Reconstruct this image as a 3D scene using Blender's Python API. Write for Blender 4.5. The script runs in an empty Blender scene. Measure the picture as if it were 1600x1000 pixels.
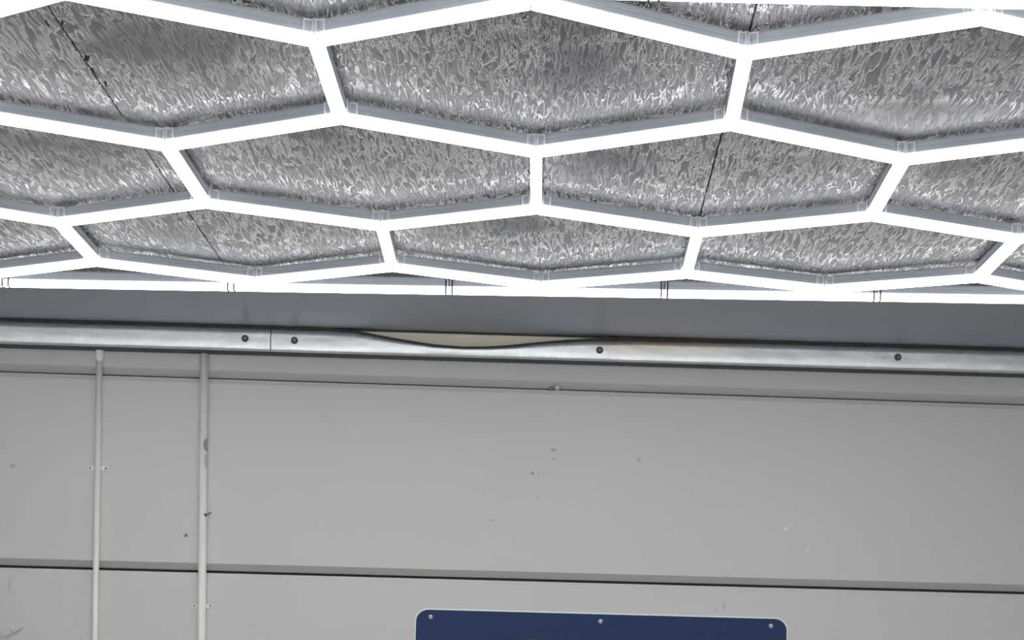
import bpy, bmesh, math, random
from mathutils import Matrix, Vector

random.seed(4)
scene = bpy.context.scene
COL = scene.collection
PI = math.pi
Z0 = 2.72                     # height of the tube centre plane above the floor

# ------------------------------------------------------------------ camera
cam_data = bpy.data.cameras.new('camera')
cam = bpy.data.objects.new('camera', cam_data)
COL.objects.link(cam)
RT = Vector((0.99947889, 0.0202889, 0.02510592))
UP = Vector((-0.02445814, -0.03156882, 0.99920229))
FW = Vector((-0.02106528, 0.99929564, 0.03105614))
m = Matrix.Identity(4)
for i in range(3):
    m[i][0] = RT[i]; m[i][1] = UP[i]; m[i][2] = -FW[i]
m.translation = Vector((0.46778, -3.91458, -1.27303 + Z0))
cam.matrix_world = m
cam_data.sensor_fit = 'HORIZONTAL'
cam_data.sensor_width = 36.0
cam_data.lens = 36.0 * 3400.99 / 1600.0
cam_data.shift_y = 567.0 / 1600.0
cam_data.clip_start = 0.05
scene.camera = cam

# ------------------------------------------------------------------ world, exposure
world = bpy.data.worlds.new('world'); scene.world = world
world.use_nodes = True
bg = world.node_tree.nodes['Background']
bg.inputs[0].default_value = (0.92, 0.96, 1.0, 1); bg.inputs[1].default_value = 5.0     # overcast sky, bright enough to lift the wall through the added door
# unseen open door added behind the viewer to brighten the wall: a portal so that the daylight coming through it is sampled well
ADDED_DOOR = (-1.9, 2.9, 2.35, -5.6)          # x0, x1, height, y
pl = bpy.data.lights.new('added_door_portal', 'AREA'); pl.shape = 'RECTANGLE'; pl.size = ADDED_DOOR[1] - ADDED_DOOR[0]; pl.size_y = ADDED_DOOR[2]
pl.cycles.is_portal = True
po = bpy.data.objects.new('added_door_portal', pl); COL.objects.link(po)
po.location = ((ADDED_DOOR[0] + ADDED_DOOR[1]) / 2, ADDED_DOOR[3], ADDED_DOOR[2] / 2); po.rotation_euler = (PI / 2, 0, 0)
scene.view_settings.view_transform = 'Standard'
scene.view_settings.look = 'None'
scene.view_settings.gamma = 1.0
scene.view_settings.use_curve_mapping = False
scene.view_settings.exposure = -0.27
TUBE_SIDE, TUBE_BOTTOM = 5.4, 21.0     # the LEDs face down: the diffuser is brightest underneath

# ------------------------------------------------------------------ helpers
def tag(o, label=None, cat=None, group=None, kind=None):
    if label: o['label'] = label
    if cat: o['category'] = cat
    if group: o['group'] = group
    if kind: o['kind'] = kind
    return o

def empty(name, loc=(0, 0, 0), rz=0.0):
    o = bpy.data.objects.new(name, None); COL.objects.link(o)
    o.empty_display_size = 0.05
    o.location = loc; o.rotation_euler = (0, 0, rz)
    return o

def mesh_obj(name, me, mat, parent=None, loc=None, rz=None):
    if mat is not None and not me.materials:
        me.materials.append(mat)
    o = bpy.data.objects.new(name, me); COL.objects.link(o)
    if parent: o.parent = parent
    if loc is not None: o.location = loc
    if rz is not None: o.rotation_euler = (0, 0, rz)
    return o

def from_bm(name, bm, smooth=False):
    bmesh.ops.recalc_face_normals(bm, faces=bm.faces[:])
    me = bpy.data.meshes.new(name); bm.to_mesh(me); bm.free()
    if smooth:
        for p in me.polygons: p.use_smooth = True
    return me

def box(bm, x0, x1, y0, y1, z0, z1):
    v = [bm.verts.new(p) for p in ((x0,y0,z0),(x1,y0,z0),(x1,y1,z0),(x0,y1,z0),(x0,y0,z1),(x1,y0,z1),(x1,y1,z1),(x0,y1,z1))]
    for f in ((0,1,2,3),(4,5,6,7),(0,1,5,4),(1,2,6,5),(2,3,7,6),(3,0,4,7)):
        bm.faces.new([v[i] for i in f])

def extrude_x(bm, prof, x0, x1):
    """closed (y, z) outline extruded along x"""
    a = [bm.verts.new((x0, y, z)) for y, z in prof]
    b = [bm.verts.new((x1, y, z)) for y, z in prof]
    n = len(prof)
    for i in range(n):
        j = (i + 1) % n
        bm.faces.new((a[i], a[j], b[j], b[i]))
    bm.faces.new(a); bm.faces.new(b[::-1])

def revolve(bm, prof, segs=16, axis='y', c=(0, 0, 0)):
    """(radius, offset) profile turned about an axis through c; ends closed when radius 0"""
    rings = []
    for r, h in prof:
        if r < 1e-6:
            p = [0, 0]; pt = (c[0], c[1] + h, c[2]) if axis == 'y' else (c[0], c[1], c[2] + h)
            rings.append([bm.verts.new(pt)])
        else:
            ring = []
            for k in range(segs):
                a = 2 * PI * k / segs
                if axis == 'y': pt = (c[0] + r * math.cos(a), c[1] + h, c[2] + r * math.sin(a))
                else: pt = (c[0] + r * math.cos(a), c[1] + r * math.sin(a), c[2] + h)
                ring.append(bm.verts.new(pt))
            rings.append(ring)
    for A, B in zip(rings, rings[1:]):
        for k in range(segs):
            k2 = (k + 1) % segs
            if len(A) == 1 and len(B) == 1: continue
            if len(A) == 1: bm.faces.new((A[0], B[k], B[k2]))
            elif len(B) == 1: bm.faces.new((A[k], A[k2], B[0]))
            else: bm.faces.new((A[k], A[k2], B[k2], B[k]))

# ------------------------------------------------------------------ materials
class NT:
    def __init__(self, name):
        self.m = bpy.data.materials.new(name); self.m.use_nodes = True
        self.t = self.m.node_tree; self.b = self.t.nodes['Principled BSDF']
    def n(self, kind, **kw):
        nd = self.t.nodes.new(kind)
        for k, v in kw.items(): setattr(nd, k, v)
        return nd
    def l(self, a, b): self.t.links.new(a, b)
    def obj(self, scale=(1, 1, 1)):
        tc = self.n('ShaderNodeTexCoord'); mp = self.n('ShaderNodeMapping')
        mp.inputs['Scale'].default_value = scale
        self.l(tc.outputs['Object'], mp.inputs[0]); return mp.outputs[0]
    def noise(self, vec, scale, detail=2, rough=.5, dist=0.0):
        nd = self.n('ShaderNodeTexNoise'); self.l(vec, nd.inputs['Vector'])
        nd.inputs['Scale'].default_value = scale; nd.inputs['Detail'].default_value = detail
        nd.inputs['Roughness'].default_value = rough; nd.inputs['Distortion'].default_value = dist
        return nd.outputs['Fac']
    def ramp(self, fac, stops):
        nd = self.n('ShaderNodeValToRGB'); self.l(fac, nd.inputs[0])
        while len(nd.color_ramp.elements) < len(stops): nd.color_ramp.elements.new(.5)
        for e, (p, c) in zip(nd.color_ramp.elements, stops):
            e.position = p; e.color = (c, c, c, 1) if isinstance(c, (int, float)) else (*c, 1)
        return nd.outputs[0]
    def math(self, op, a, b=None):
        nd = self.n('ShaderNodeMath', operation=op)
        for i, v in enumerate((a, b)):
            if v is None: continue
            if isinstance(v, (int, float)): nd.inputs[i].default_value = v
            else: self.l(v, nd.inputs[i])
        return nd.outputs[0]
    def mix(self, fac, a, b):
        nd = self.n('ShaderNodeMix', data_type='RGBA')
        if isinstance(fac, (int, float)): nd.inputs[0].default_value = fac
        else: self.l(fac, nd.inputs[0])
        for i, v in ((6, a), (7, b)):
            if isinstance(v, tuple): nd.inputs[i].default_value = (*v, 1)
            else: self.l(v, nd.inputs[i])
        return nd.outputs[2]
    def bump(self, h, strength, dist):
        nd = self.n('ShaderNodeBump'); self.l(h, nd.inputs['Height'])
        nd.inputs['Strength'].default_value = strength; nd.inputs['Distance'].default_value = dist
        self.l(nd.outputs[0], self.b.inputs['Normal'])
    def set(self, **kw):
        for k, v in kw.items():
            s = self.b.inputs[k.replace('_', ' ')]
            if isinstance(v, (int, float)): s.default_value = v
            elif isinstance(v, tuple): s.default_value = (*v, 1) if len(v) == 3 else v
            else: self.l(v, s)
        return self

def simple(name, col, rough=.5, metal=0.0, spec=.5):
    t = NT(name); t.set(Roughness=rough, Metallic=metal)
    v = t.obj((1, 1, 1))
    f = t.noise(v, 40, 2)
    c2 = tuple(min(1, c * 1.06) for c in col); c1 = tuple(c * .94 for c in col)
    t.set(Base_Color=t.mix(f, c1, c2)); t.b.inputs['Specular IOR Level'].default_value = spec
    return t.m

# crinkled aluminium foil facing of the ceiling boards
t = NT('foil')
v = t.obj((1, 1, 1))
warp = t.n('ShaderNodeTexNoise'); t.l(t.obj((38, 9, 1)), warp.inputs['Vector']); warp.inputs['Scale'].default_value = 1
warp.inputs['Detail'].default_value = 2
wsub = t.n('ShaderNodeVectorMath', operation='SUBTRACT'); t.l(warp.outputs['Color'], wsub.inputs[0]); wsub.inputs[1].default_value = (.5, .5, .5)
wmul = t.n('ShaderNodeVectorMath', operation='MULTIPLY'); t.l(wsub.outputs[0], wmul.inputs[0]); wmul.inputs[1].default_value = (.016, .10, 0)
wadd = t.n('ShaderNodeVectorMath', operation='ADD'); t.l(v, wadd.inputs[0]); t.l(wmul.outputs[0], wadd.inputs[1])
mp = t.n('ShaderNodeMapping'); t.l(wadd.outputs[0], mp.inputs[0]); mp.inputs['Scale'].default_value = (86, 10.5, 1)
strokes = t.noise(mp.outputs[0], 1.0, 1.5, .5, .5)
ridge = t.ramp(strokes, [(.36, .12), (.405, 0.0), (.455, 1.0), (.545, 1.0), (.60, 0.0), (.66, .3)])
big = t.noise(v, 3.2, 2)
amt = t.ramp(big, [(.34, .30), (.50, 1.0)])
h = t.math('MULTIPLY', ridge, amt)
mp2 = t.n('ShaderNodeMapping'); t.l(wadd.outputs[0], mp2.inputs[0]); mp2.inputs['Scale'].default_value = (170, 24, 1)
mp2.inputs['Location'].default_value = (7.3, 2.1, 0)
second = t.ramp(t.noise(mp2.outputs[0], 1.0, 1, .5, .8), [(.40, 0.0), (.50, 1.0), (.62, .3)])
h2 = t.math('ADD', h, t.math('MULTIPLY', t.math('MULTIPLY', second, amt), .22))
t.bump(h2, 1.0, .0045)
cl = t.noise(v, 2.1, 3)
fcol = t.mix(cl, (.205, .218, .25), (.275, .268, .262))
fcol = t.mix(t.math('MULTIPLY', h, .8), fcol, (.42, .415, .41))  # lighter strokes over darker gaps: shading of the relief put into the colour
t.set(Base_Color=fcol, Metallic=1.0, Roughness=t.ramp(h, [(.1, .44), (.8, .24)]))
FOIL = t.m
# smooth foil of the strip along the end wall
t = NT('foil_smooth')
v = t.obj((1, 1, 1))
t.set(Base_Color=t.mix(t.noise(v, 1.6, 2), (.36, .38, .445), (.41, .425, .485)), Metallic=1.0, Roughness=.42)
t.bump(t.noise(t.obj((9, 9, 1)), 1.0, 2), .3, .004)
FOIL_SMOOTH = t.m

# LED diffuser
t = NT('diffuser')
tc = t.n('ShaderNodeTexCoord'); sx = t.n('ShaderNodeSeparateXYZ'); t.l(tc.outputs['Object'], sx.inputs[0])
mr = t.n('ShaderNodeMapRange'); mr.interpolation_type = 'SMOOTHSTEP'; t.l(sx.outputs['Z'], mr.inputs[0])
for i, val in ((1, -.0118), (2, -.0122), (3, TUBE_SIDE), (4, TUBE_BOTTOM)): mr.inputs[i].default_value = val
t.set(Base_Color=(.9, .9, .9), Roughness=.4, Emission_Color=(.995, 1.0, 1.0), Emission_Strength=mr.outputs[0])
DIFF = t.m
HOUSING = simple('housing_plastic', (.58, .61, .68), .45)
CAPGREY = simple('end_cap_grey', (.07, .072, .072), .6, 0, .2)
t = NT('milky_plastic'); t.set(Base_Color=(.92, .93, .93), Roughness=.35, Subsurface_Weight=0.0); MILKY = t.m
t = NT('clear_plastic')
t.set(Base_Color=(.95, .97, 1.0), Roughness=.12, Transmission_Weight=.5, IOR=1.25, Alpha=.4); CLEAR = t.m

# painted wall panels
t = NT('wall_paint')
tc = t.n('ShaderNodeTexCoord')
v = t.obj((1, 1, 1))
mott = t.noise(v, 2.2, 4, .6)
col = t.mix(mott, (.64, .635, .610), (.675, .67, .645))
def spot(t, col, x, z, rx, rz, c, amount=1.0, edge=.25):
    """a small mark of its own shape on the wall (object x, z)"""
    sub = t.n('ShaderNodeVectorMath', operation='SUBTRACT'); t.l(tc.outputs['Object'], sub.inputs[0]); sub.inputs[1].default_value = (x, 0, z)
    mul = t.n('ShaderNodeVectorMath', operation='MULTIPLY'); t.l(sub.outputs[0], mul.inputs[0]); mul.inputs[1].default_value = (1 / rx, 0, 1 / rz)
    ln = t.n('ShaderNodeVectorMath', operation='LENGTH'); t.l(mul.outputs[0], ln.inputs[0])
    f = t.ramp(ln.outputs['Value'], [(edge, amount), (1.0, 0.0)])
    return t.mix(f, col, c)
for (x, z, rx, rz, c, a) in ((1.745, -.315, .012, .007, (.30, .31, .30), .8), (1.7458, -.3435, .010, .005, (.34, .35, .34), .7),
        (1.680, -.392, .007, .007, (.22, .23, .22), .8), (1.70, -.392, .004, .004, (.3, .3, .3), .5), (1.716, -.392, .004, .004, (.3, .3, .3), .5),
        (2.017, -.338, .009, .007, (.38, .38, .37), .8), (2.491, -.545, .009, .009, (.86, .86, .83), .9), (2.515, -.535, .022, .008, (.70, .70, .67), .7),
        (2.562, -.613, .008, .008, (.78, .78, .76), .8), (2.576, -.60, .014, .007, (.68, .68, .66), .6), (.0386, -.79, .006, .04, (.44, .44, .43), .6),
        (.0369, -.414, .012, .010, (.36, .36, .36), .7), (2.30, -.800, .006, .018, (.46, .46, .45), .7), (2.275, -.81, .005, .01, (.48, .48, .47), .7),
        (1.6263, -.61, .005, .012, (.50, .5, .48), .6), (1.7, -.47, .008, .006, (.48, .48, .47), .5)):
    col = spot(t, col, x, z + Z0, rx, rz, c, a)
t.set(Base_Color=col, Roughness=.55)
t.b.inputs['Specular IOR Level'].default_value = .35
t.bump(t.noise(v, 55, 3), .10, .002)
WALL = t.m
WALLPLAIN = simple('wall_paint_plain', (.655, .65, .63), .55)
GROOVE = simple('groove_sealant', (.035, .036, .036), .8)
SIDEWALL = simple('side_wall_paint', (.68, .68, .67), .7)
t = NT('floor_concrete')
v = t.obj(); t.set(Base_Color=t.mix(t.noise(v, 3, 5, .6), (.52, .52, .51), (.62, .615, .60)), Roughness=.6)
FLOOR = t.m

# galvanised steel channel
t = NT('galvanised_steel')
tc = t.n('ShaderNodeTexCoord')
v = t.obj((1, 1, 1))
vor = t.n('ShaderNodeTexVoronoi'); t.l(v, vor.inputs['Vector']); vor.inputs['Scale'].default_value = 70
sp = t.n('ShaderNodeSeparateColor'); t.l(vor.outputs['Color'], sp.inputs[0])
cloud = t.noise(t.obj((3, 3, 9)), 1.5, 3)
col = t.mix(sp.outputs[0], (.80, .82, .825), (.88, .89, .89))
col = t.mix(t.ramp(cloud, [(.35, .0), (.7, .55)]), col, (.64, .67, .68))
# brown tinted patch along the top edge
sx = t.n('ShaderNodeSeparateXYZ'); t.l(tc.outputs['Object'], sx.inputs[0])
def band(val, a, b, c, d):
    lo = t.n('ShaderNodeMapRange'); t.l(val, lo.inputs[0]); lo.inputs[1].default_value = a; lo.inputs[2].default_value = b
    hi = t.n('ShaderNodeMapRange'); t.l(val, hi.inputs[0]); hi.inputs[1].default_value = c; hi.inputs[2].default_value = d
    hi.inputs[3].default_value = 1; hi.inputs[4].default_value = 0
    return t.math('MULTIPLY', lo.outputs[0], hi.outputs[0])
st = t.math('MULTIPLY', band(sx.outputs['X'], 1.75, 2.0, 2.08, 2.5), band(sx.outputs['Z'], -.03 + Z0, .025 + Z0, .06 + Z0, .07 + Z0))
st = t.math('MULTIPLY', st, t.ramp(t.noise(t.obj((9, 9, 30)), 1, 3), [(.3, .5), (.6, 1.0)]))
col = t.mix(st, col, (.80, .64, .45))
t.set(Base_Color=col, Metallic=1.0, Roughness=.42)
t.bump(t.noise(t.obj((4, 4, 10)), 2.0, 2), .25, .01)
GALV = t.m
t = NT('timber')
v = t.obj((1.2, 20, 60)); t.set(Base_Color=t.mix(t.noise(v, 2, 4, .6, .5), (.90, .80, .60), (.97, .92, .78)), Roughness=.7)
TIMBER = t.m
UNDERSIDE = simple('underside_dark', (.07, .075, .073), .6)
TEAR = simple('torn_foil', (.16, .17, .19), .35, 1.0)
RUST = simple('cut_edge_brown', (.06, .048, .038), .6)
SCREWDARK = simple('screw_steel', (.30, .31, .30), .35, .9)
WASHER = simple('washer_rubber', (.10, .11, .105), .5)
t = NT('conduit_paint')
tc = t.n('ShaderNodeTexCoord')
col = t.mix(t.noise(t.obj((30, 30, 4)), 1, 3), (.89, .89, .84), (.95, .95, .905))
t.set(Base_Color=col, Roughness=.45); CONDUIT1 = t.m
t = NT('conduit_paint_chipped')
tc = t.n('ShaderNodeTexCoord')
col = t.mix(t.noise(t.obj((30, 30, 4)), 1, 3), (.89, .89, .84), (.95, .95, .905))
col = spot(t, col, .012, -.29, .012, .022, (.40, .41, .39), 1.0, .85)
col = spot(t, col, .010, -.34, .010, .032, (.62, .63, .58), .8, .5)
t.set(Base_Color=col, Roughness=.45); CONDUIT2 = t.m
CLIPPAINT = simple('clip_paint', (.92, .92, .88), .5)
SIGNWHITE = simple('sign_edge_white', (.82, .83, .83), .4)
SIGNBLUE = simple('sign_blue', (.015, .038, .115), .5, 0, .25)
EMBLEM = simple('emblem_dark', (.008, .012, .025), .4)
SCREWBRIGHT = simple('screw_bright', (.80, .81, .84), .3, .3)

# ------------------------------------------------------------------ wall frame (the end wall is not quite square to the light grid)
WA = Vector((-1.30369, 2.81862, 0)); WANG = math.atan2(0.04323718, 0.99906484)
wall_m = Matrix.Translation(WA) @ Matrix.Rotation(WANG, 4, 'Z')
WALL_OFF = 0.085              # wall face behind the front face of the steel channel
def on_wall(o):               # local frame: x along the wall, y into it, z up from the floor
    o.location = WA; o.rotation_euler = (0, 0, WANG); return o
def wall_empty(name, x, z, off=WALL_OFF):
    p = wall_m @ Vector((x, off, z + Z0))
    return empty(name, p, WANG)

CEIL = Z0 + 0.037
# ------------------------------------------------------------------ room shell
bm = bmesh.new(); box(bm, -4.2, 5.2, -6.2, 3.7, -.1, 0)
tag(mesh_obj('floor', from_bm('floor', bm), FLOOR), 'grey concrete garage floor below the lights', 'floor', kind='structure')
bm = bmesh.new(); box(bm, -4.2, 5.2, -6.2, 3.7, CEIL + .03, CEIL + .12)
ceiling = tag(mesh_obj('ceiling', from_bm('ceiling', bm), GROOVE), 'ceiling of silver foil faced insulation boards', 'ceiling', kind='structure')
STRIP_Y = 2.16
SEAMS = (-4.2, -3.0, -1.735, -.475, .785, 2.045, 3.305, 4.565, 5.195)
bd0 = wall_m @ Vector((0, 0.004, 0))
for a, b in zip(SEAMS, SEAMS[1:]):
    bm = bmesh.new()
    g = .0008
    x0, x1 = a + g, b - g
    yb = lambda x: bd0.y + (x - bd0.x) * math.tan(WANG)
    c = .0015
    # board with a softened lower edge
    prof = [(x0 + c, 0), (x1 - c, 0), (x1, .002), (x1, .03), (x0, .03), (x0, .002)]
    A = [bm.verts.new((x, ADDED_DOOR[3] + .01, z + CEIL)) for x, z in prof]
    B = [bm.verts.new((x, STRIP_Y - .001, z + CEIL)) for x, z in prof]
    for i in range(6):
        j = (i + 1) % 6; bm.faces.new((A[i], A[j], B[j], B[i]))
    bm.faces.new(A); bm.faces.new(B[::-1])
    mesh_obj('foil_board', from_bm('foil_board', bm), FOIL, ceiling)

# little tears where the foil has lifted beside the left seam
for x, y, w, l, a in ((-.465, .205, .011, .022, .3), (-.468, .278, .007, .016, -.2), (-.461, .362, .006, .018, .1), (-.466, .0, .006, .012, .5), (-.494, .004, .007, .014, -.4)):
    bm = bmesh.new(); rows = []
    for i in range(5):
        f = i / 4; zz = -.007 * math.sin(f * PI * .6); ww = w * (1 - .6 * f)
        rows.append([bm.verts.new((-ww / 2, l * (f - .5), zz)), bm.verts.new((0, l * (f - .5), zz - .002)), bm.verts.new((ww / 2, l * (f - .5), zz))])
    for A, B in zip(rows, rows[1:]):
        for k in (0, 1): bm.faces.new((A[k], A[k + 1], B[k + 1], B[k]))
    geo = bmesh.ops.solidify(bm, geom=bm.faces[:], thickness=.0005)
    mesh_obj('foil_tear', from_bm('foil_tear', bm), TEAR, ceiling, (x, y, CEIL), a)
bm = bmesh.new()
xa, xb = SEAMS[0], SEAMS[-1]
A = [bm.verts.new((x, y, CEIL)) for x, y in ((xa, STRIP_Y), (xb, STRIP_Y), (xb, yb(xb)), (xa, yb(xa)))]
B = [bm.verts.new((q.co.x, q.co.y, CEIL + .03)) for q in A]
for i in range(4):
    j = (i + 1) % 4; bm.faces.new((A[i], A[j], B[j], B[i]))
bm.faces.new(A); bm.faces.new(B[::-1])
tag(mesh_obj('foil_strip', from_bm('foil_strip', bm), FOIL_SMOOTH, ceiling), 'smooth slate grey strip of ceiling along the wall')
bm = bmesh.new(); box(bm, -2.98, 6.58, WALL_OFF + .039, WALL_OFF + .18, 0, CEIL + .03)
wall = on_wall(tag(mesh_obj('wall_back', from_bm('wall_back', bm), GROOVE), 'grey painted end wall of wide horizontal panels', 'wall', kind='structure'))
JOINTS = [(.16, .16), (-.107 - .006, -.119 - .006), (-.731, -.729), (-1.350, -1.348), (-1.97, -1.968), (-2.59, -2.588), (-2.72, -2.72)]
def zj(j, x):      # joint height along the wall
    return Z0 + JOINTS[j][0] + (JOINTS[j][1] - JOINTS[j][0]) * x / 3.25
for j in range(len(JOINTS) - 1):
    bm = bmesh.new(); rows = []
    hg_top = .0050 if j != 1 else .0034
    hg_bot = .0050 if j + 1 != 1 else .0034
    if j == 0: hg_top = 0
    for x in (-2.98, 6.58):
        top = zj(j, x) - hg_top; bot = zj(j + 1, x) + hg_bot
        if j + 1 == len(JOINTS) - 1: bot = 0.0
        f = WALL_OFF
        ct, cb = min(.015, (top - bot) * .2), min(.020, (top - bot) * .25)
        prof = [(f + .04, top), (f + .008, top), (f, top - ct), (f, bot + cb), (f + .027, bot), (f + .04, bot)]
        rows.append([bm.verts.new((x, y, z)) for y, z in prof])
    A, B = rows
    for i in range(6):
        k = (i + 1) % 6; bm.faces.new((A[i], A[k], B[k], B[i]))
    bm.faces.new(A); bm.faces.new(B[::-1])
    mesh_obj('wall_panel', from_bm('wall_panel', bm), WALL, wall)
# screw set in the upper joint
bm = bmesh.new()
revolve(bm, [(0, -.006), (.006, -.006), (.009, -.002), (.009, .004)], 10, 'y', (0, 0, 0))
o = mesh_obj('screw', from_bm('screw', bm, True), WALL, wall, (1.752, WALL_OFF - .001, Z0 - .116))
bm = bmesh.new()
revolve(bm, [(0, -.004), (.004, -.004), (.006, -.001), (.006, .004)], 10, 'y', (0, 0, 0))
o = mesh_obj('screw', from_bm('screw', bm, True), SCREWDARK, wall, (1.733, WALL_OFF - .001, Z0 - .119))

for nm, b in (('wall_left', (-4.3, -4.2, ADDED_DOOR[3], 3.6, 0, CEIL + .12)), ('wall_right', (5.2, 5.3, ADDED_DOOR[3], 3.6, 0, CEIL + .12))):
    bm = bmesh.new(); box(bm, *b)
    tag(mesh_obj(nm, from_bm(nm, bm), SIDEWALL), {'wall_left': 'plain grey left side wall out of view', 'wall_right': 'plain grey right side wall out of view'}[nm], 'wall', kind='structure')
# front wall with a doorway added to let in light, one continuous frame
bm = bmesh.new(); y0, y1 = ADDED_DOOR[3] - .15, ADDED_DOOR[3]
out = [(-4.3, 0), (ADDED_DOOR[0], 0), (ADDED_DOOR[0], ADDED_DOOR[2]), (ADDED_DOOR[1], ADDED_DOOR[2]), (ADDED_DOOR[1], 0), (5.3, 0), (5.3, CEIL + .12), (-4.3, CEIL + .12)]
A = [bm.verts.new((x, y0, z)) for x, z in out]; B = [bm.verts.new((x, y1, z)) for x, z in out]
for i in range(8):
    j = (i + 1) % 8; bm.faces.new((A[i], A[j], B[j], B[i]))
bm.faces.new(A); bm.faces.new(B[::-1])
tag(mesh_obj('wall_front', from_bm('wall_front', bm), SIDEWALL), 'grey wall behind the viewer with a doorway added for daylight', 'wall', kind='structure')
bm = bmesh.new(); box(bm, -12, 13, -20, ADDED_DOOR[3] - .62, -.12, -.02)
tag(mesh_obj('driveway', from_bm('driveway', bm), FLOOR), 'unseen concrete driveway outside the doorway added for daylight', 'driveway', kind='structure')

# ------------------------------------------------------------------ timber and steel channel along the top of the end wall
bm = bmesh.new(); box(bm, -2.8, 6.4, .0075, WALL_OFF - .003, Z0 - .034, CEIL - .006)
tag(on_wall(mesh_obj('timber_batten', from_bm('timber_batten', bm), TIMBER)), 'pale timber batten showing behind the bent top edge of the steel channel', 'batten')

SAG = [(-3.0, .0330), (.9, .0325), (1.0395, .0325), (1.12, .0275), (1.2006, .013), (1.2812, .0008), (1.3619, -.0090), (1.4423, -.0132), (1.5227, -.0108),
       (1.603, -.0034), (1.6832, .008), (1.7636, .0175), (1.844, .0250), (2.0052, .0305), (2.3, .0325), (6.6, .0325)]
def sag(x):
    for (x0, z0), (x1, z1) in zip(SAG, SAG[1:]):
        if x0 <= x <= x1:
            f = (x - x0) / (x1 - x0); f = f * f * (3 - 2 * f) if x1 - x0 > .5 else f
            return z0 + (z1 - z0) * f
    return .033
def channel(x0, x1, y_off):
    """face + rounded fold + underside + back lip, as a sheet 1.5 mm thick"""
    bm = bmesh.new(); rows = []
    n = max(2, int((x1 - x0) / .03))
    for i in range(n + 1):
        x = x0 + (x1 - x0) * i / n
        s = sag(x); bow = (.0325 - s) * .08
        top = Z0 + s; bot = Z0 - .0405; H = top - bot
        prof = [(y_off - bow, top), (y_off - bow * .6, bot + .7 * (top - bot)), (y_off - bow * .3, bot + .45 * H), (y_off + .0004, bot + min(.022, .31 * H)), (y_off + .0011, bot + min(.014, .21 * H)), (y_off + .0021, bot + min(.007, .12 * H)), (y_off + .0033, bot + min(.003, .06 * H)), (y_off + .006, bot + .0006), (y_off + .009, bot), (y_off + .014, bot),
                (y_off + .014, bot + .002), (y_off + .009, bot + .0020), (y_off + .0045, bot + .006), (y_off + .0025, bot + .45 * (top - bot)), (y_off - bow + .002, top)]
        rows.append([bm.verts.new((x, y, z)) for y, z in prof])
    for A, B in zip(rows, rows[1:]):
        k = len(A)
        for i in range(k):
            j = (i + 1) % k; bm.faces.new((A[i], A[j], B[j], B[i]))
    for r in (rows[0], rows[-1]): bm.faces.new([bm.verts.new(q.co) for q in r])
    me = from_bm('channel', bm)
    for p in me.polygons: p.use_smooth = p.normal.y < -.1
    return me
bm = bmesh.new()
revolve(bm, [(0, -.0035), (.0105, -.0035), (.0112, -.001), (.0112, .001), (0, .001)], 20, 'y')
me_washer = from_bm('washer', bm, False)
bm = bmesh.new()
revolve(bm, [(0, -.0095), (.0035, -.0095), (.006, -.008), (.006, -.0035), (0, -.0035)], 6, 'y')
me_hex = from_bm('hex_head', bm, False)
def steel_channel(x0, x1, y_off, screws, label):
    e = empty('steel_channel', WA, WANG)
    tag(e, label, 'channel', 'galvanised channel lengths along the wall top')
    mesh_obj('folded_sheet', channel(x0, x1, y_off), GALV, e)
    # raw cut edge along the top
    bm = bmesh.new(); rows = []
    n = max(2, int((x1 - x0) / .03))
    for i in range(n + 1):
        x = x0 + (x1 - x0) * i / n; s = sag(x); bow = (.0325 - s) * .08; zz = Z0 + s
        prof = [(y_off - bow - .0012, zz - .0012), (y_off - bow - .0012, zz + .0035 + .05 * max(0, bow)), (y_off - bow + .003, zz + .0035 + .05 * max(0, bow)), (y_off - bow + .003, zz - .0012)]
        rows.append([bm.verts.new((x, y, z)) for y, z in prof])
    for A, B in zip(rows, rows[1:]):
        for i in range(4):
            j = (i + 1) % 4; bm.faces.new((A[i], A[j], B[j], B[i]))
    bm.faces.new(rows[0]); bm.faces.new(rows[-1][::-1])
    tag(mesh_obj('cut_edge', from_bm('cut_edge', bm), RUST, e), 'dark brown cut edge along the top')
    if x1 < 1:
        bm = bmesh.new(); box(bm, x1 - .0012, x1 + .0010, y_off - .0010, y_off + .003, Z0 - .036, Z0 + .032)
        tag(mesh_obj('end_edge', from_bm('end_edge', bm), RUST, e), 'dark cut end of the channel at the joint')
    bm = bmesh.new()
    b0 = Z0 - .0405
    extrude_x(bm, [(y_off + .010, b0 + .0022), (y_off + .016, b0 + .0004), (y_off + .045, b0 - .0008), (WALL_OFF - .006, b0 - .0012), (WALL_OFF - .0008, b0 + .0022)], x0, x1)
    tag(mesh_obj('underside_strip', from_bm('underside_strip', bm), UNDERSIDE, e), 'dark strip under the channel')  # near-black strip closing the underside of the channel
    for x, z in screws:
        w = mesh_obj('screw', me_washer, WASHER, e, (x, y_off - .0015, Z0 + z))
        mesh_obj('screw_head', me_hex, SCREWDARK, w, (0, 0, 0))
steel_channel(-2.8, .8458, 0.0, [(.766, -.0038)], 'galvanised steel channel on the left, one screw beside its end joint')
steel_channel(.8472, 6.4, 0.0015, [(.9203, -.0053), (1.8791, -.0075), (2.8213, -.0021)], 'long galvanised steel channel with bent top edge and three screws')

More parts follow.
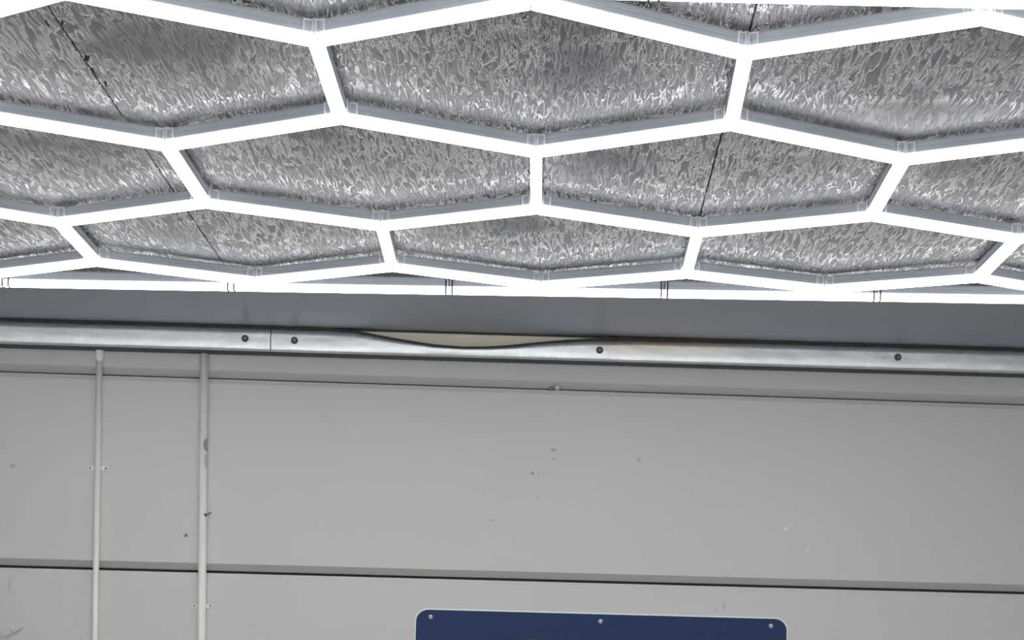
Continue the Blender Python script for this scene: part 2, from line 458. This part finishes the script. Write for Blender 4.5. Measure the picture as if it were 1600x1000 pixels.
# ------------------------------------------------------------------ conduits on the wall
def clip_mesh(r, half):
    bm = bmesh.new()
    # strap over the pipe
    n = 12; pr = []
    for k in range(n + 1):
        a = PI * k / n; pr.append((-(r + .0012) * math.cos(a), -(r + .0012) * math.sin(a) - r * .85))
    inner = [(x * (r - .0005) / (r + .0012), (y + r * .85) * (r - .0005) / (r + .0012) - r * .85) for x, y in pr]
    for lst in (1,):
        z0, z1 = -.006, .006
        A = [[bm.verts.new((x, y, z)) for x, y in pr] for z in (z0, z1)]
        Bv = [[bm.verts.new((x, y, z)) for x, y in inner] for z in (z0, z1)]
        for k in range(n):
            bm.faces.new((A[0][k], A[0][k + 1], A[1][k + 1], A[1][k]))
            bm.faces.new((A[0][k], A[0][k + 1], Bv[0][k + 1], Bv[0][k]))
            bm.faces.new((A[1][k], A[1][k + 1], Bv[1][k + 1], Bv[1][k]))
            bm.faces.new((Bv[0][k], Bv[0][k + 1], Bv[1][k + 1], Bv[1][k]))
    for s in (-1, 1):      # legs and rounded ears
        xa, xb = sorted((s * (r - .0005), s * (r + .0015)))
        box(bm, xa, xb, -r * .9, 0, -.006, .006)
        c = s * (half - .006)
        xa, xb = sorted((s * (r - .0005), c))
        box(bm, xa, xb, -.0035, 0, -.006, .006)
        revolve(bm, [(0, -.0035), (.0065, -.0035), (.0065, 0), (0, 0)], 12, 'y', (c, 0, 0))
    return from_bm('saddle_clip', bm)
bm = bmesh.new(); revolve(bm, [(0, -.0035), (.002, -.0035), (.0032, -.001), (.0032, .001)], 8, 'y'); me_clipscrew = from_bm('clip_screw', bm, True)
def conduit(x_top, x_bot, z_top, z_bot, r, off_c, coupling, clip_z, label):
    lean = math.atan2(x_top - x_bot, z_top - z_bot)
    zb = -Z0
    x_floor = x_bot + (x_top - x_bot) * (zb - z_bot) / (z_top - z_bot)
    p = wall_m @ Vector((x_top, off_c, Z0 + z_top))
    e = empty('conduit', p, WANG); e.rotation_euler = (0, lean, WANG)
    tag(e, label, 'conduit', 'white painted conduits on the end wall')
    L = (z_top - zb) / math.cos(lean) - .002
    bm = bmesh.new(); revolve(bm, [(0, -L), (r, -L), (r, 0), (0, 0)], 20, 'z')
    me = from_bm('pipe', bm)
    for q in me.polygons: q.use_smooth = abs(q.normal.z) < .5
    CONDUIT = CONDUIT1 if coupling else CONDUIT2
    mesh_obj('pipe', me, CONDUIT, e)
    if coupling:
        bm = bmesh.new(); rc = r * 1.38
        revolve(bm, [(r, -.030), (r * 1.05, -.028), (rc, -.018), (rc, .016), (r * .9, .016)], 20, 'z')
        mesh_obj('coupling', from_bm('coupling', bm), CONDUIT, e)
    d = z_top - clip_z
    c = mesh_obj('saddle_clip', clip_mesh(r, .032), CLIPPAINT, e, (0, WALL_OFF - off_c - .0005, -d))
    for s in (-1, 1):
        mesh_obj('clip_screw', me_clipscrew, SCREWDARK, c, (s * .026, -.0035, 0))
conduit(.3003, .3138, -.045, -.958, .0096, WALL_OFF - .0105, True, -.4144, 'thinner white conduit on the left with a coupling at its top')
conduit(.6308, .6493, -.043, -.949, .0130, WALL_OFF - .0135, False, -.8414, 'thicker white conduit on the right with a chipped grey patch')

# ------------------------------------------------------------------ small things fixed to the wall
def dome(r, h, segs=12):
    bm = bmesh.new(); revolve(bm, [(0, -h), (r * .55, -h * .85), (r * .9, -h * .4), (r, 0), (0, 0.001)], segs, 'y'); return from_bm('dome', bm, True)
e = wall_empty('wall_plug', .5874, -.6159)
tag(e, 'tiny painted plug stub to the left of the thicker conduit', 'plug')
mesh_obj('stub', dome(.008, .012), WALLPLAIN, e); mesh_obj('tip', dome(.004, .006), SCREWDARK, e, (.003, -.011, -.003))
e = wall_empty('nail', .6640, -.5448)
tag(e, 'small dark nail sticking out just right of the thicker conduit', 'nail')
bm = bmesh.new(); revolve(bm, [(0, -.030), (.0028, -.030), (.0028, .002), (0, .002)], 8, 'y'); o = mesh_obj('shank', from_bm('shank', bm, True), SCREWDARK, e)
bm = bmesh.new(); revolve(bm, [(0, -.031), (.0055, -.031), (.0055, -.029), (0, -.029)], 10, 'y'); mesh_obj('nail_head', from_bm('nail_head', bm), WASHER, e)
e.rotation_euler = (.35, 0, WANG - .5)
e = wall_empty('nail', 1.5534, -.5406)
tag(e, 'short dark nail alone in the middle of the wall above the sign', 'nail')
bm = bmesh.new(); revolve(bm, [(0, -.006), (.003, -.006), (.003, .002), (0, .002)], 8, 'y'); mesh_obj('shank', from_bm('shank', bm, True), SCREWDARK, e)
bm = bmesh.new(); revolve(bm, [(0, -.0065), (.0055, -.0060), (.006, -.005), (0, -.0045)], 10, 'y'); o = mesh_obj('nail_head', from_bm('nail_head', bm), SCREWDARK, e); o.scale = (1.2, 1, .6)
# painted-over tab at the lower left
e = wall_empty('metal_tab', .0536, -.9341)
tag(e, 'painted-over metal tab tilted on the lower left wall', 'tab')
bm = bmesh.new(); box(bm, -.031, .031, -.014, .0005, -.0095, .0095); bmesh.ops.bevel(bm, geom=bm.edges[:], offset=.0022, segments=2, affect='EDGES')
mesh_obj('plate', from_bm('plate', bm), WALLPLAIN, e)
mesh_obj('rivet', dome(.0085, .006), WALLPLAIN, e, (.002, -.0135, .002))
e.rotation_euler = (0, -math.radians(28), WANG)

# ------------------------------------------------------------------ blue sign
def rounded(w, h, r, n=8):
    pts = []
    for cx, cz, a0 in ((w / 2 - r, -r, 0), (-w / 2 + r, -r, 90), (-w / 2 + r, -h + r, 180), (w / 2 - r, -h + r, 270)):
        for k in range(n + 1):
            a = math.radians(a0 + 90 * k / n); pts.append((cx + r * math.cos(a), cz + r * math.sin(a)))
    return pts
def slab(pts, y0, y1, name):
    bm = bmesh.new()
    A = [bm.verts.new((x, y0, z)) for x, z in pts]; B = [bm.verts.new((x, y1, z)) for x, z in pts]
    k = len(pts)
    for i in range(k):
        j = (i + 1) % k; bm.faces.new((A[i], A[j], B[j], B[i]))
    bm.faces.new(A); bm.faces.new(B[::-1]); return from_bm(name, bm)
SW, SH = 1.186, .80
e = wall_empty('wall_sign', 1.911, -.829)
tag(e, 'dark blue rounded sign with white edge screwed to the wall', 'sign')
mesh_obj('back_plate', slab(rounded(SW, SH, .042), -.006, 0, 'back_plate'), SIGNWHITE, e)
f = mesh_obj('face', slab([(x, z - .0055) for x, z in rounded(SW - .010, SH - .011, .038)], -.0075, -.006, 'face'), SIGNBLUE, e)
pts = [(.17 * math.cos(a * PI / 24), .17 * math.sin(a * PI / 24)) for a in range(48)]
tag(mesh_obj('emblem', slab(pts, -.0082, -.0075, 'emblem'), EMBLEM, f, (1.690 - 1.911, 0, -.0875 - .17)), 'top of a dark round emblem on the blue face')
me_sc = dome(.0075, .005, 14)
bm = bmesh.new(); box(bm, -.0055, .0055, -.0056, -.0040, -.0008, .0008); me_slot = from_bm('slot', bm)
for x in (-.542, -.004, .538):
    for z in (-.028, -.772):
        s = mesh_obj('screw', me_sc, SCREWBRIGHT, e, (x, -.0075, z)); mesh_obj('slot', me_slot, WASHER, s)

# ------------------------------------------------------------------ hexagon light grid
S = .45; HX = S * math.sqrt(3) / 2
ROWV = {0: (0.0, -.5), 1: (1.0, 1.5), 2: (3.0, 2.5), 3: (4.0, 4.5)}        # v for even / odd columns
# where the corners really sit (the grid was not hung perfectly square)
TRUE = {(0, 0): (0.002, -.035), (0, -1): (-.402, -.265), (0, 1): (.394, -.257), (0, 2): (.780, -.006), (0, 3): (1.166, -.217),
        (1, 0): (0, .447), (1, 1): (.394, .669), (1, 2): (.789, .440), (1, 3): (1.173, .673), (1, -1): (-.395, .674),
        (2, -1): (-.392, 1.161), (2, 0): (.010, 1.353), (2, 1): (.390, 1.154), (2, 2): (.781, 1.353), (2, 3): (1.175, 1.157), (2, 4): (1.556, 1.353), (2, -2): (-.787, 1.38),
        (3, -2): (-.788, 1.813), (3, 0): (.002, 1.802), (3, 2): (.782, 1.814), (3, 4): (1.545, 1.790), (3, -1): (-.388, 2.011), (3, 1): (.396, 1.993), (3, 3): (1.163, 1.965)}
U0, U1 = -4, 6
def pos(k, u):
    if (k, u) in TRUE: return Vector((*TRUE[(k, u)], Z0))
    return Vector((u * HX, ROWV[k][u % 2] * S, Z0))
edges = []
for k in range(4):
    for u in range(U0, U1): edges.append(((k, u), (k, u + 1)))
for u in range(U0, U1 + 1):
    if u % 2 == 0: edges += [((0, u), (1, u)), ((2, u), (3, u))]
    else: edges.append(((1, u), (2, u)))

ROWN = ('top row', 'middle row', 'bottom row')
CELLN = {0: {-3: 'hexagon beyond the left frame edge', -1: 'left hexagon', 1: 'centre hexagon', 3: 'right hexagon', 5: 'hexagon beyond the right frame edge'},
         1: {-4: 'hexagon beyond the left frame edge', -2: 'first hexagon from left', 0: 'second hexagon from left', 2: 'third hexagon from left', 4: 'fourth hexagon from left', 6: 'hexagon beyond the right frame edge'},
         2: {-3: 'first hexagon from left', -1: 'second hexagon from left', 1: 'third hexagon from left', 3: 'fourth hexagon from left', 5: 'fifth hexagon from left'}}
def cell(row, c): return CELLN[row].get(c), ROWN[row]
def tube_label(e):
    (k, u), (k2, u2) = e
    if k == k2:
        if k < 3:
            par = 1 if k in (0, 2) else 0
            row, side = k, ('upper right', u) if u % 2 == par else ('upper left', u + 1)
        else:
            row, side = 2, ('lower right', u) if u % 2 == 1 else ('lower left', u + 1)
        nm = cell(row, side[1]); s = side[0]
    else:
        row = k; s = 'left'; nm = cell(row, u + 1)
        if nm[0] is None or (u == U1): s = 'right'; nm = cell(row, u - 1)
    return 'lit LED tube, %s side of the %s, %s' % (s, nm[0] or 'hexagon outside the frame', nm[1])
def joint_label(k, u):
    if k < 3:
        par = 1 if k in (0, 2) else 0
        if u % 2 == par: s, c = 'top', u
        else:
            s, c = 'upper left', u + 1
            if cell(k, c)[0] is None: s, c = 'upper right', u - 1
        row = k
    else:
        row = 2
        if u % 2 == 1: s, c = 'bottom', u
        else:
            s, c = 'lower left', u + 1
            if cell(row, c)[0] is None: s, c = 'lower right', u - 1
    nm = cell(row, c)
    return 'clear tube connector, %s corner of the %s, %s' % (s, nm[0] or 'hexagon outside the frame', nm[1])

W = .0126
def prof_diffuser():
    r = [(W, .006), (W, -.0092), (W - .0008, -.0110), (W - .0024, -.0119), (W - .0042, -.0122)]
    return [(-y, z) for y, z in r] + [(0, -.0122)] + r[::-1]
def prof_housing():
    r = [(.0116, .006), (.0116, .0075), (.0126, .0082), (.0126, .0165), (.0118, .0175), (.0118, .0190), (.0126, .0200), (.0126, .0275), (.0105, .0285), (.0095, .0310)]
    return r + [(-y, z) for y, z in r[::-1]]
def prof_full(g):
    r = [(W + g, .0285), (W + g, -.0096), (W + g - .0010, -.0114 - g * .7), (W + g - .004, -.0122 - g)]
    return [(-y, z) for y, z in r] + r[::-1]
def led_tube(a, b, trim, label, group, cap_mat, cap_g, cat='light tube', mitre=False):
    d = b - a; L = d.length - 2 * trim; mid = (a + b) / 2
    e = empty('led_tube', mid, math.atan2(d.y, d.x)); tag(e, label, cat, group)
    cp = .0022 if mitre else .0042
    bm = bmesh.new()
    if mitre:
        H = d.length / 2 - .0010; pr = prof_diffuser()
        A = [bm.verts.new((-H + .66 * abs(y), y, z)) for y, z in pr]; B = [bm.verts.new((H - .66 * abs(y), y, z)) for y, z in pr]
        tips = [(bm.verts.new((-H, 0, .006)), bm.verts.new((H, 0, .006)))]
        nn = len(pr)
        for i in range(nn - 1): bm.faces.new((A[i], A[i + 1], B[i + 1], B[i]))
        ta, tb = tips[0]; mid_i = nn // 2
        bm.faces.new([A[0], ta, tb, B[0]]); bm.faces.new([ta, A[-1], B[-1], tb])
        for V, tp in ((A, ta), (B, tb)):
            bm.faces.new(V[:mid_i + 1] + [tp]); bm.faces.new(V[mid_i:] + [tp])
    else:
        extrude_x(bm, prof_diffuser(), -L / 2 + cp, L / 2 - cp)
    me = from_bm('diffuser', bm); mesh_obj('diffuser', me, DIFF, e)
    bm = bmesh.new(); extrude_x(bm, prof_housing(), -L / 2 + cp, L / 2 - cp)
    mesh_obj('housing', from_bm('housing', bm), HOUSING, e)
    for s in (-1, 1):
        bm = bmesh.new(); xa, xb = sorted((s * (L / 2 - cp), s * L / 2)); extrude_x(bm, prof_housing() if mitre else prof_full(cap_g), xa, xb)
        mesh_obj('end_cap', from_bm('end_cap', bm), cap_mat, e)
    return e
arms = {}
for e in edges:
    a, b = pos(*e[0]), pos(*e[1])
    led_tube(a, b, .0092, tube_label(e), 'hexagon tubes on the ceiling', MILKY, -.0004, mitre=True)
    ang = math.atan2((b - a).y, (b - a).x)
    arms.setdefault(e[0], []).append(ang); arms.setdefault(e[1], []).append(ang + PI)

# connectors: milky hub between the tube ends, clear sleeves round the housings
def sleeve_mesh(s):
    bm = bmesh.new()
    y = .0132; z0, z1 = .0065, .0285
    xa, xb = sorted((s * y, s * (y + .0010)))
    box(bm, .012, .030, xa, xb, z0, z1)
    return from_bm('sleeve', bm)
def rim_mesh(s):
    # a small upright frame standing on the side of the housing: one closed C outline
    out = [(.012, .0062), (.0142, .0062), (.0142, .0270), (.0285, .0270), (.0285, .0062), (.0307, .0062), (.0307, .0292), (.012, .0292)]
    bm = bmesh.new(); y0, y1 = s * .0143, s * .0165
    A = [bm.verts.new((x, y0, z)) for x, z in out]; B = [bm.verts.new((x, y1, z)) for x, z in out]
    for i in range(8):
        j = (i + 1) % 8; bm.faces.new((A[i], A[j], B[j], B[i]))
    bm.faces.new(A); bm.faces.new(B[::-1]); return from_bm('rim', bm)
SLEEVES, RIMS = [sleeve_mesh(-1), sleeve_mesh(1)], [rim_mesh(-1), rim_mesh(1)]
t = NT('clear_rim'); t.set(Base_Color=(.95, .96, 1.0), Roughness=.15, Transmission_Weight=.1, IOR=1.45); CLEARRIM = t.m
bm = bmesh.new(); revolve(bm, [(0, .0064), (.0078, .0064), (.0078, .0365), (0, .0365)], 12, 'z'); HUB = from_bm('hub', bm, False)
bm = bmesh.new(); revolve(bm, [(0, .000), (.0022, .0012), (.0034, .006), (.0034, .029), (0, .029)], 8, 'z'); BEAD = from_bm('bead', bm, True)
for (k, u), angs in arms.items():
    e = empty('tube_connector', pos(k, u)); tag(e, joint_label(k, u), 'connector', 'connectors of the hexagon grid')
    mesh_obj('hub', HUB, MILKY, e)
    sa = sorted(x % (2 * PI) for x in angs)
    for a, b in zip(sa, sa[1:] + [sa[0] + 2 * PI]):
        if b - a < 2.6:       # clear bead in the crook between two neighbouring tubes
            w = (a + b) / 2; rr = .0126 / math.sin((b - a) / 2) + .0022
            mesh_obj('bead', BEAD, CLEARRIM, e, (rr * math.cos(w), rr * math.sin(w), 0))
    for a in angs:
        for q in (0, 1):
            sl = mesh_obj('sleeve', SLEEVES[q], CLEAR, e, (0, 0, 0), a)
            mesh_obj('rim', RIMS[q], CLEARRIM, sl)

# straight border tubes
def border(pts, names, group, jn):
    for i, (a, b) in enumerate(zip(pts, pts[1:])):
        led_tube(Vector((*a, Z0)), Vector((*b, Z0)), .0065, names[i], group, CAPGREY, .0014)
    for i, p in enumerate(pts[1:-1]):
        e = empty('inline_joiner', (p[0], p[1], Z0), math.atan2(pts[i + 2][1] - p[1], pts[i + 2][0] - p[0])); tag(e, jn[i], 'connector', 'joiners of the border tubes')
        bm = bmesh.new(); extrude_x(bm, prof_diffuser(), -.0062, .0062); mesh_obj('joiner_body', from_bm('joiner_body', bm), DIFF, e)  # no lamp itself: glowing material stands in for light scattered from the tubes
        for s in (-1, 1):
            bm = bmesh.new(); box(bm, *sorted((s * .004, s * .0062)), -.0143, -.0128, .006, .0285); mesh_obj('clip', from_bm('clip', bm), CLEARRIM, e)
            bm = bmesh.new(); box(bm, *sorted((s * .004, s * .0062)), .0128, .0143, .006, .0285); mesh_obj('clip', from_bm('clip', bm), CLEARRIM, e)
FAR = [(-1.70, 2.112), (-1.101, 2.104), (-.468, 2.094), (.140, 2.080), (.735, 2.066), (1.318, 2.053), (1.91, 2.040)]
ordn = ('first', 'second', 'third', 'fourth', 'fifth', 'sixth')
border(FAR, ['lit straight border tube nearest the wall, %s from the left' % o for o in ordn], 'border tubes nearest the wall',
       ['joiner between %s and %s border tubes from left, nearest the wall' % (ordn[i], ordn[i + 1]) for i in range(5)])
NEAR = [(-.62, -.325), (-.01, -.322), (.600, -.312), (1.235, -.302), (1.84, -.292)]
border(NEAR, ['straight border tube just above the left part of the picture', 'straight border tube just above the middle of the picture', 'lit straight border tube crossing the top right edge of the picture', 'straight border tube just beyond the top right picture corner'], 'border tubes at the near edge',
       ['border tube joiner just above the left part of the picture', 'border tube joiner just above the picture, right of the middle', 'border tube joiner just beyond the top right picture corner'])
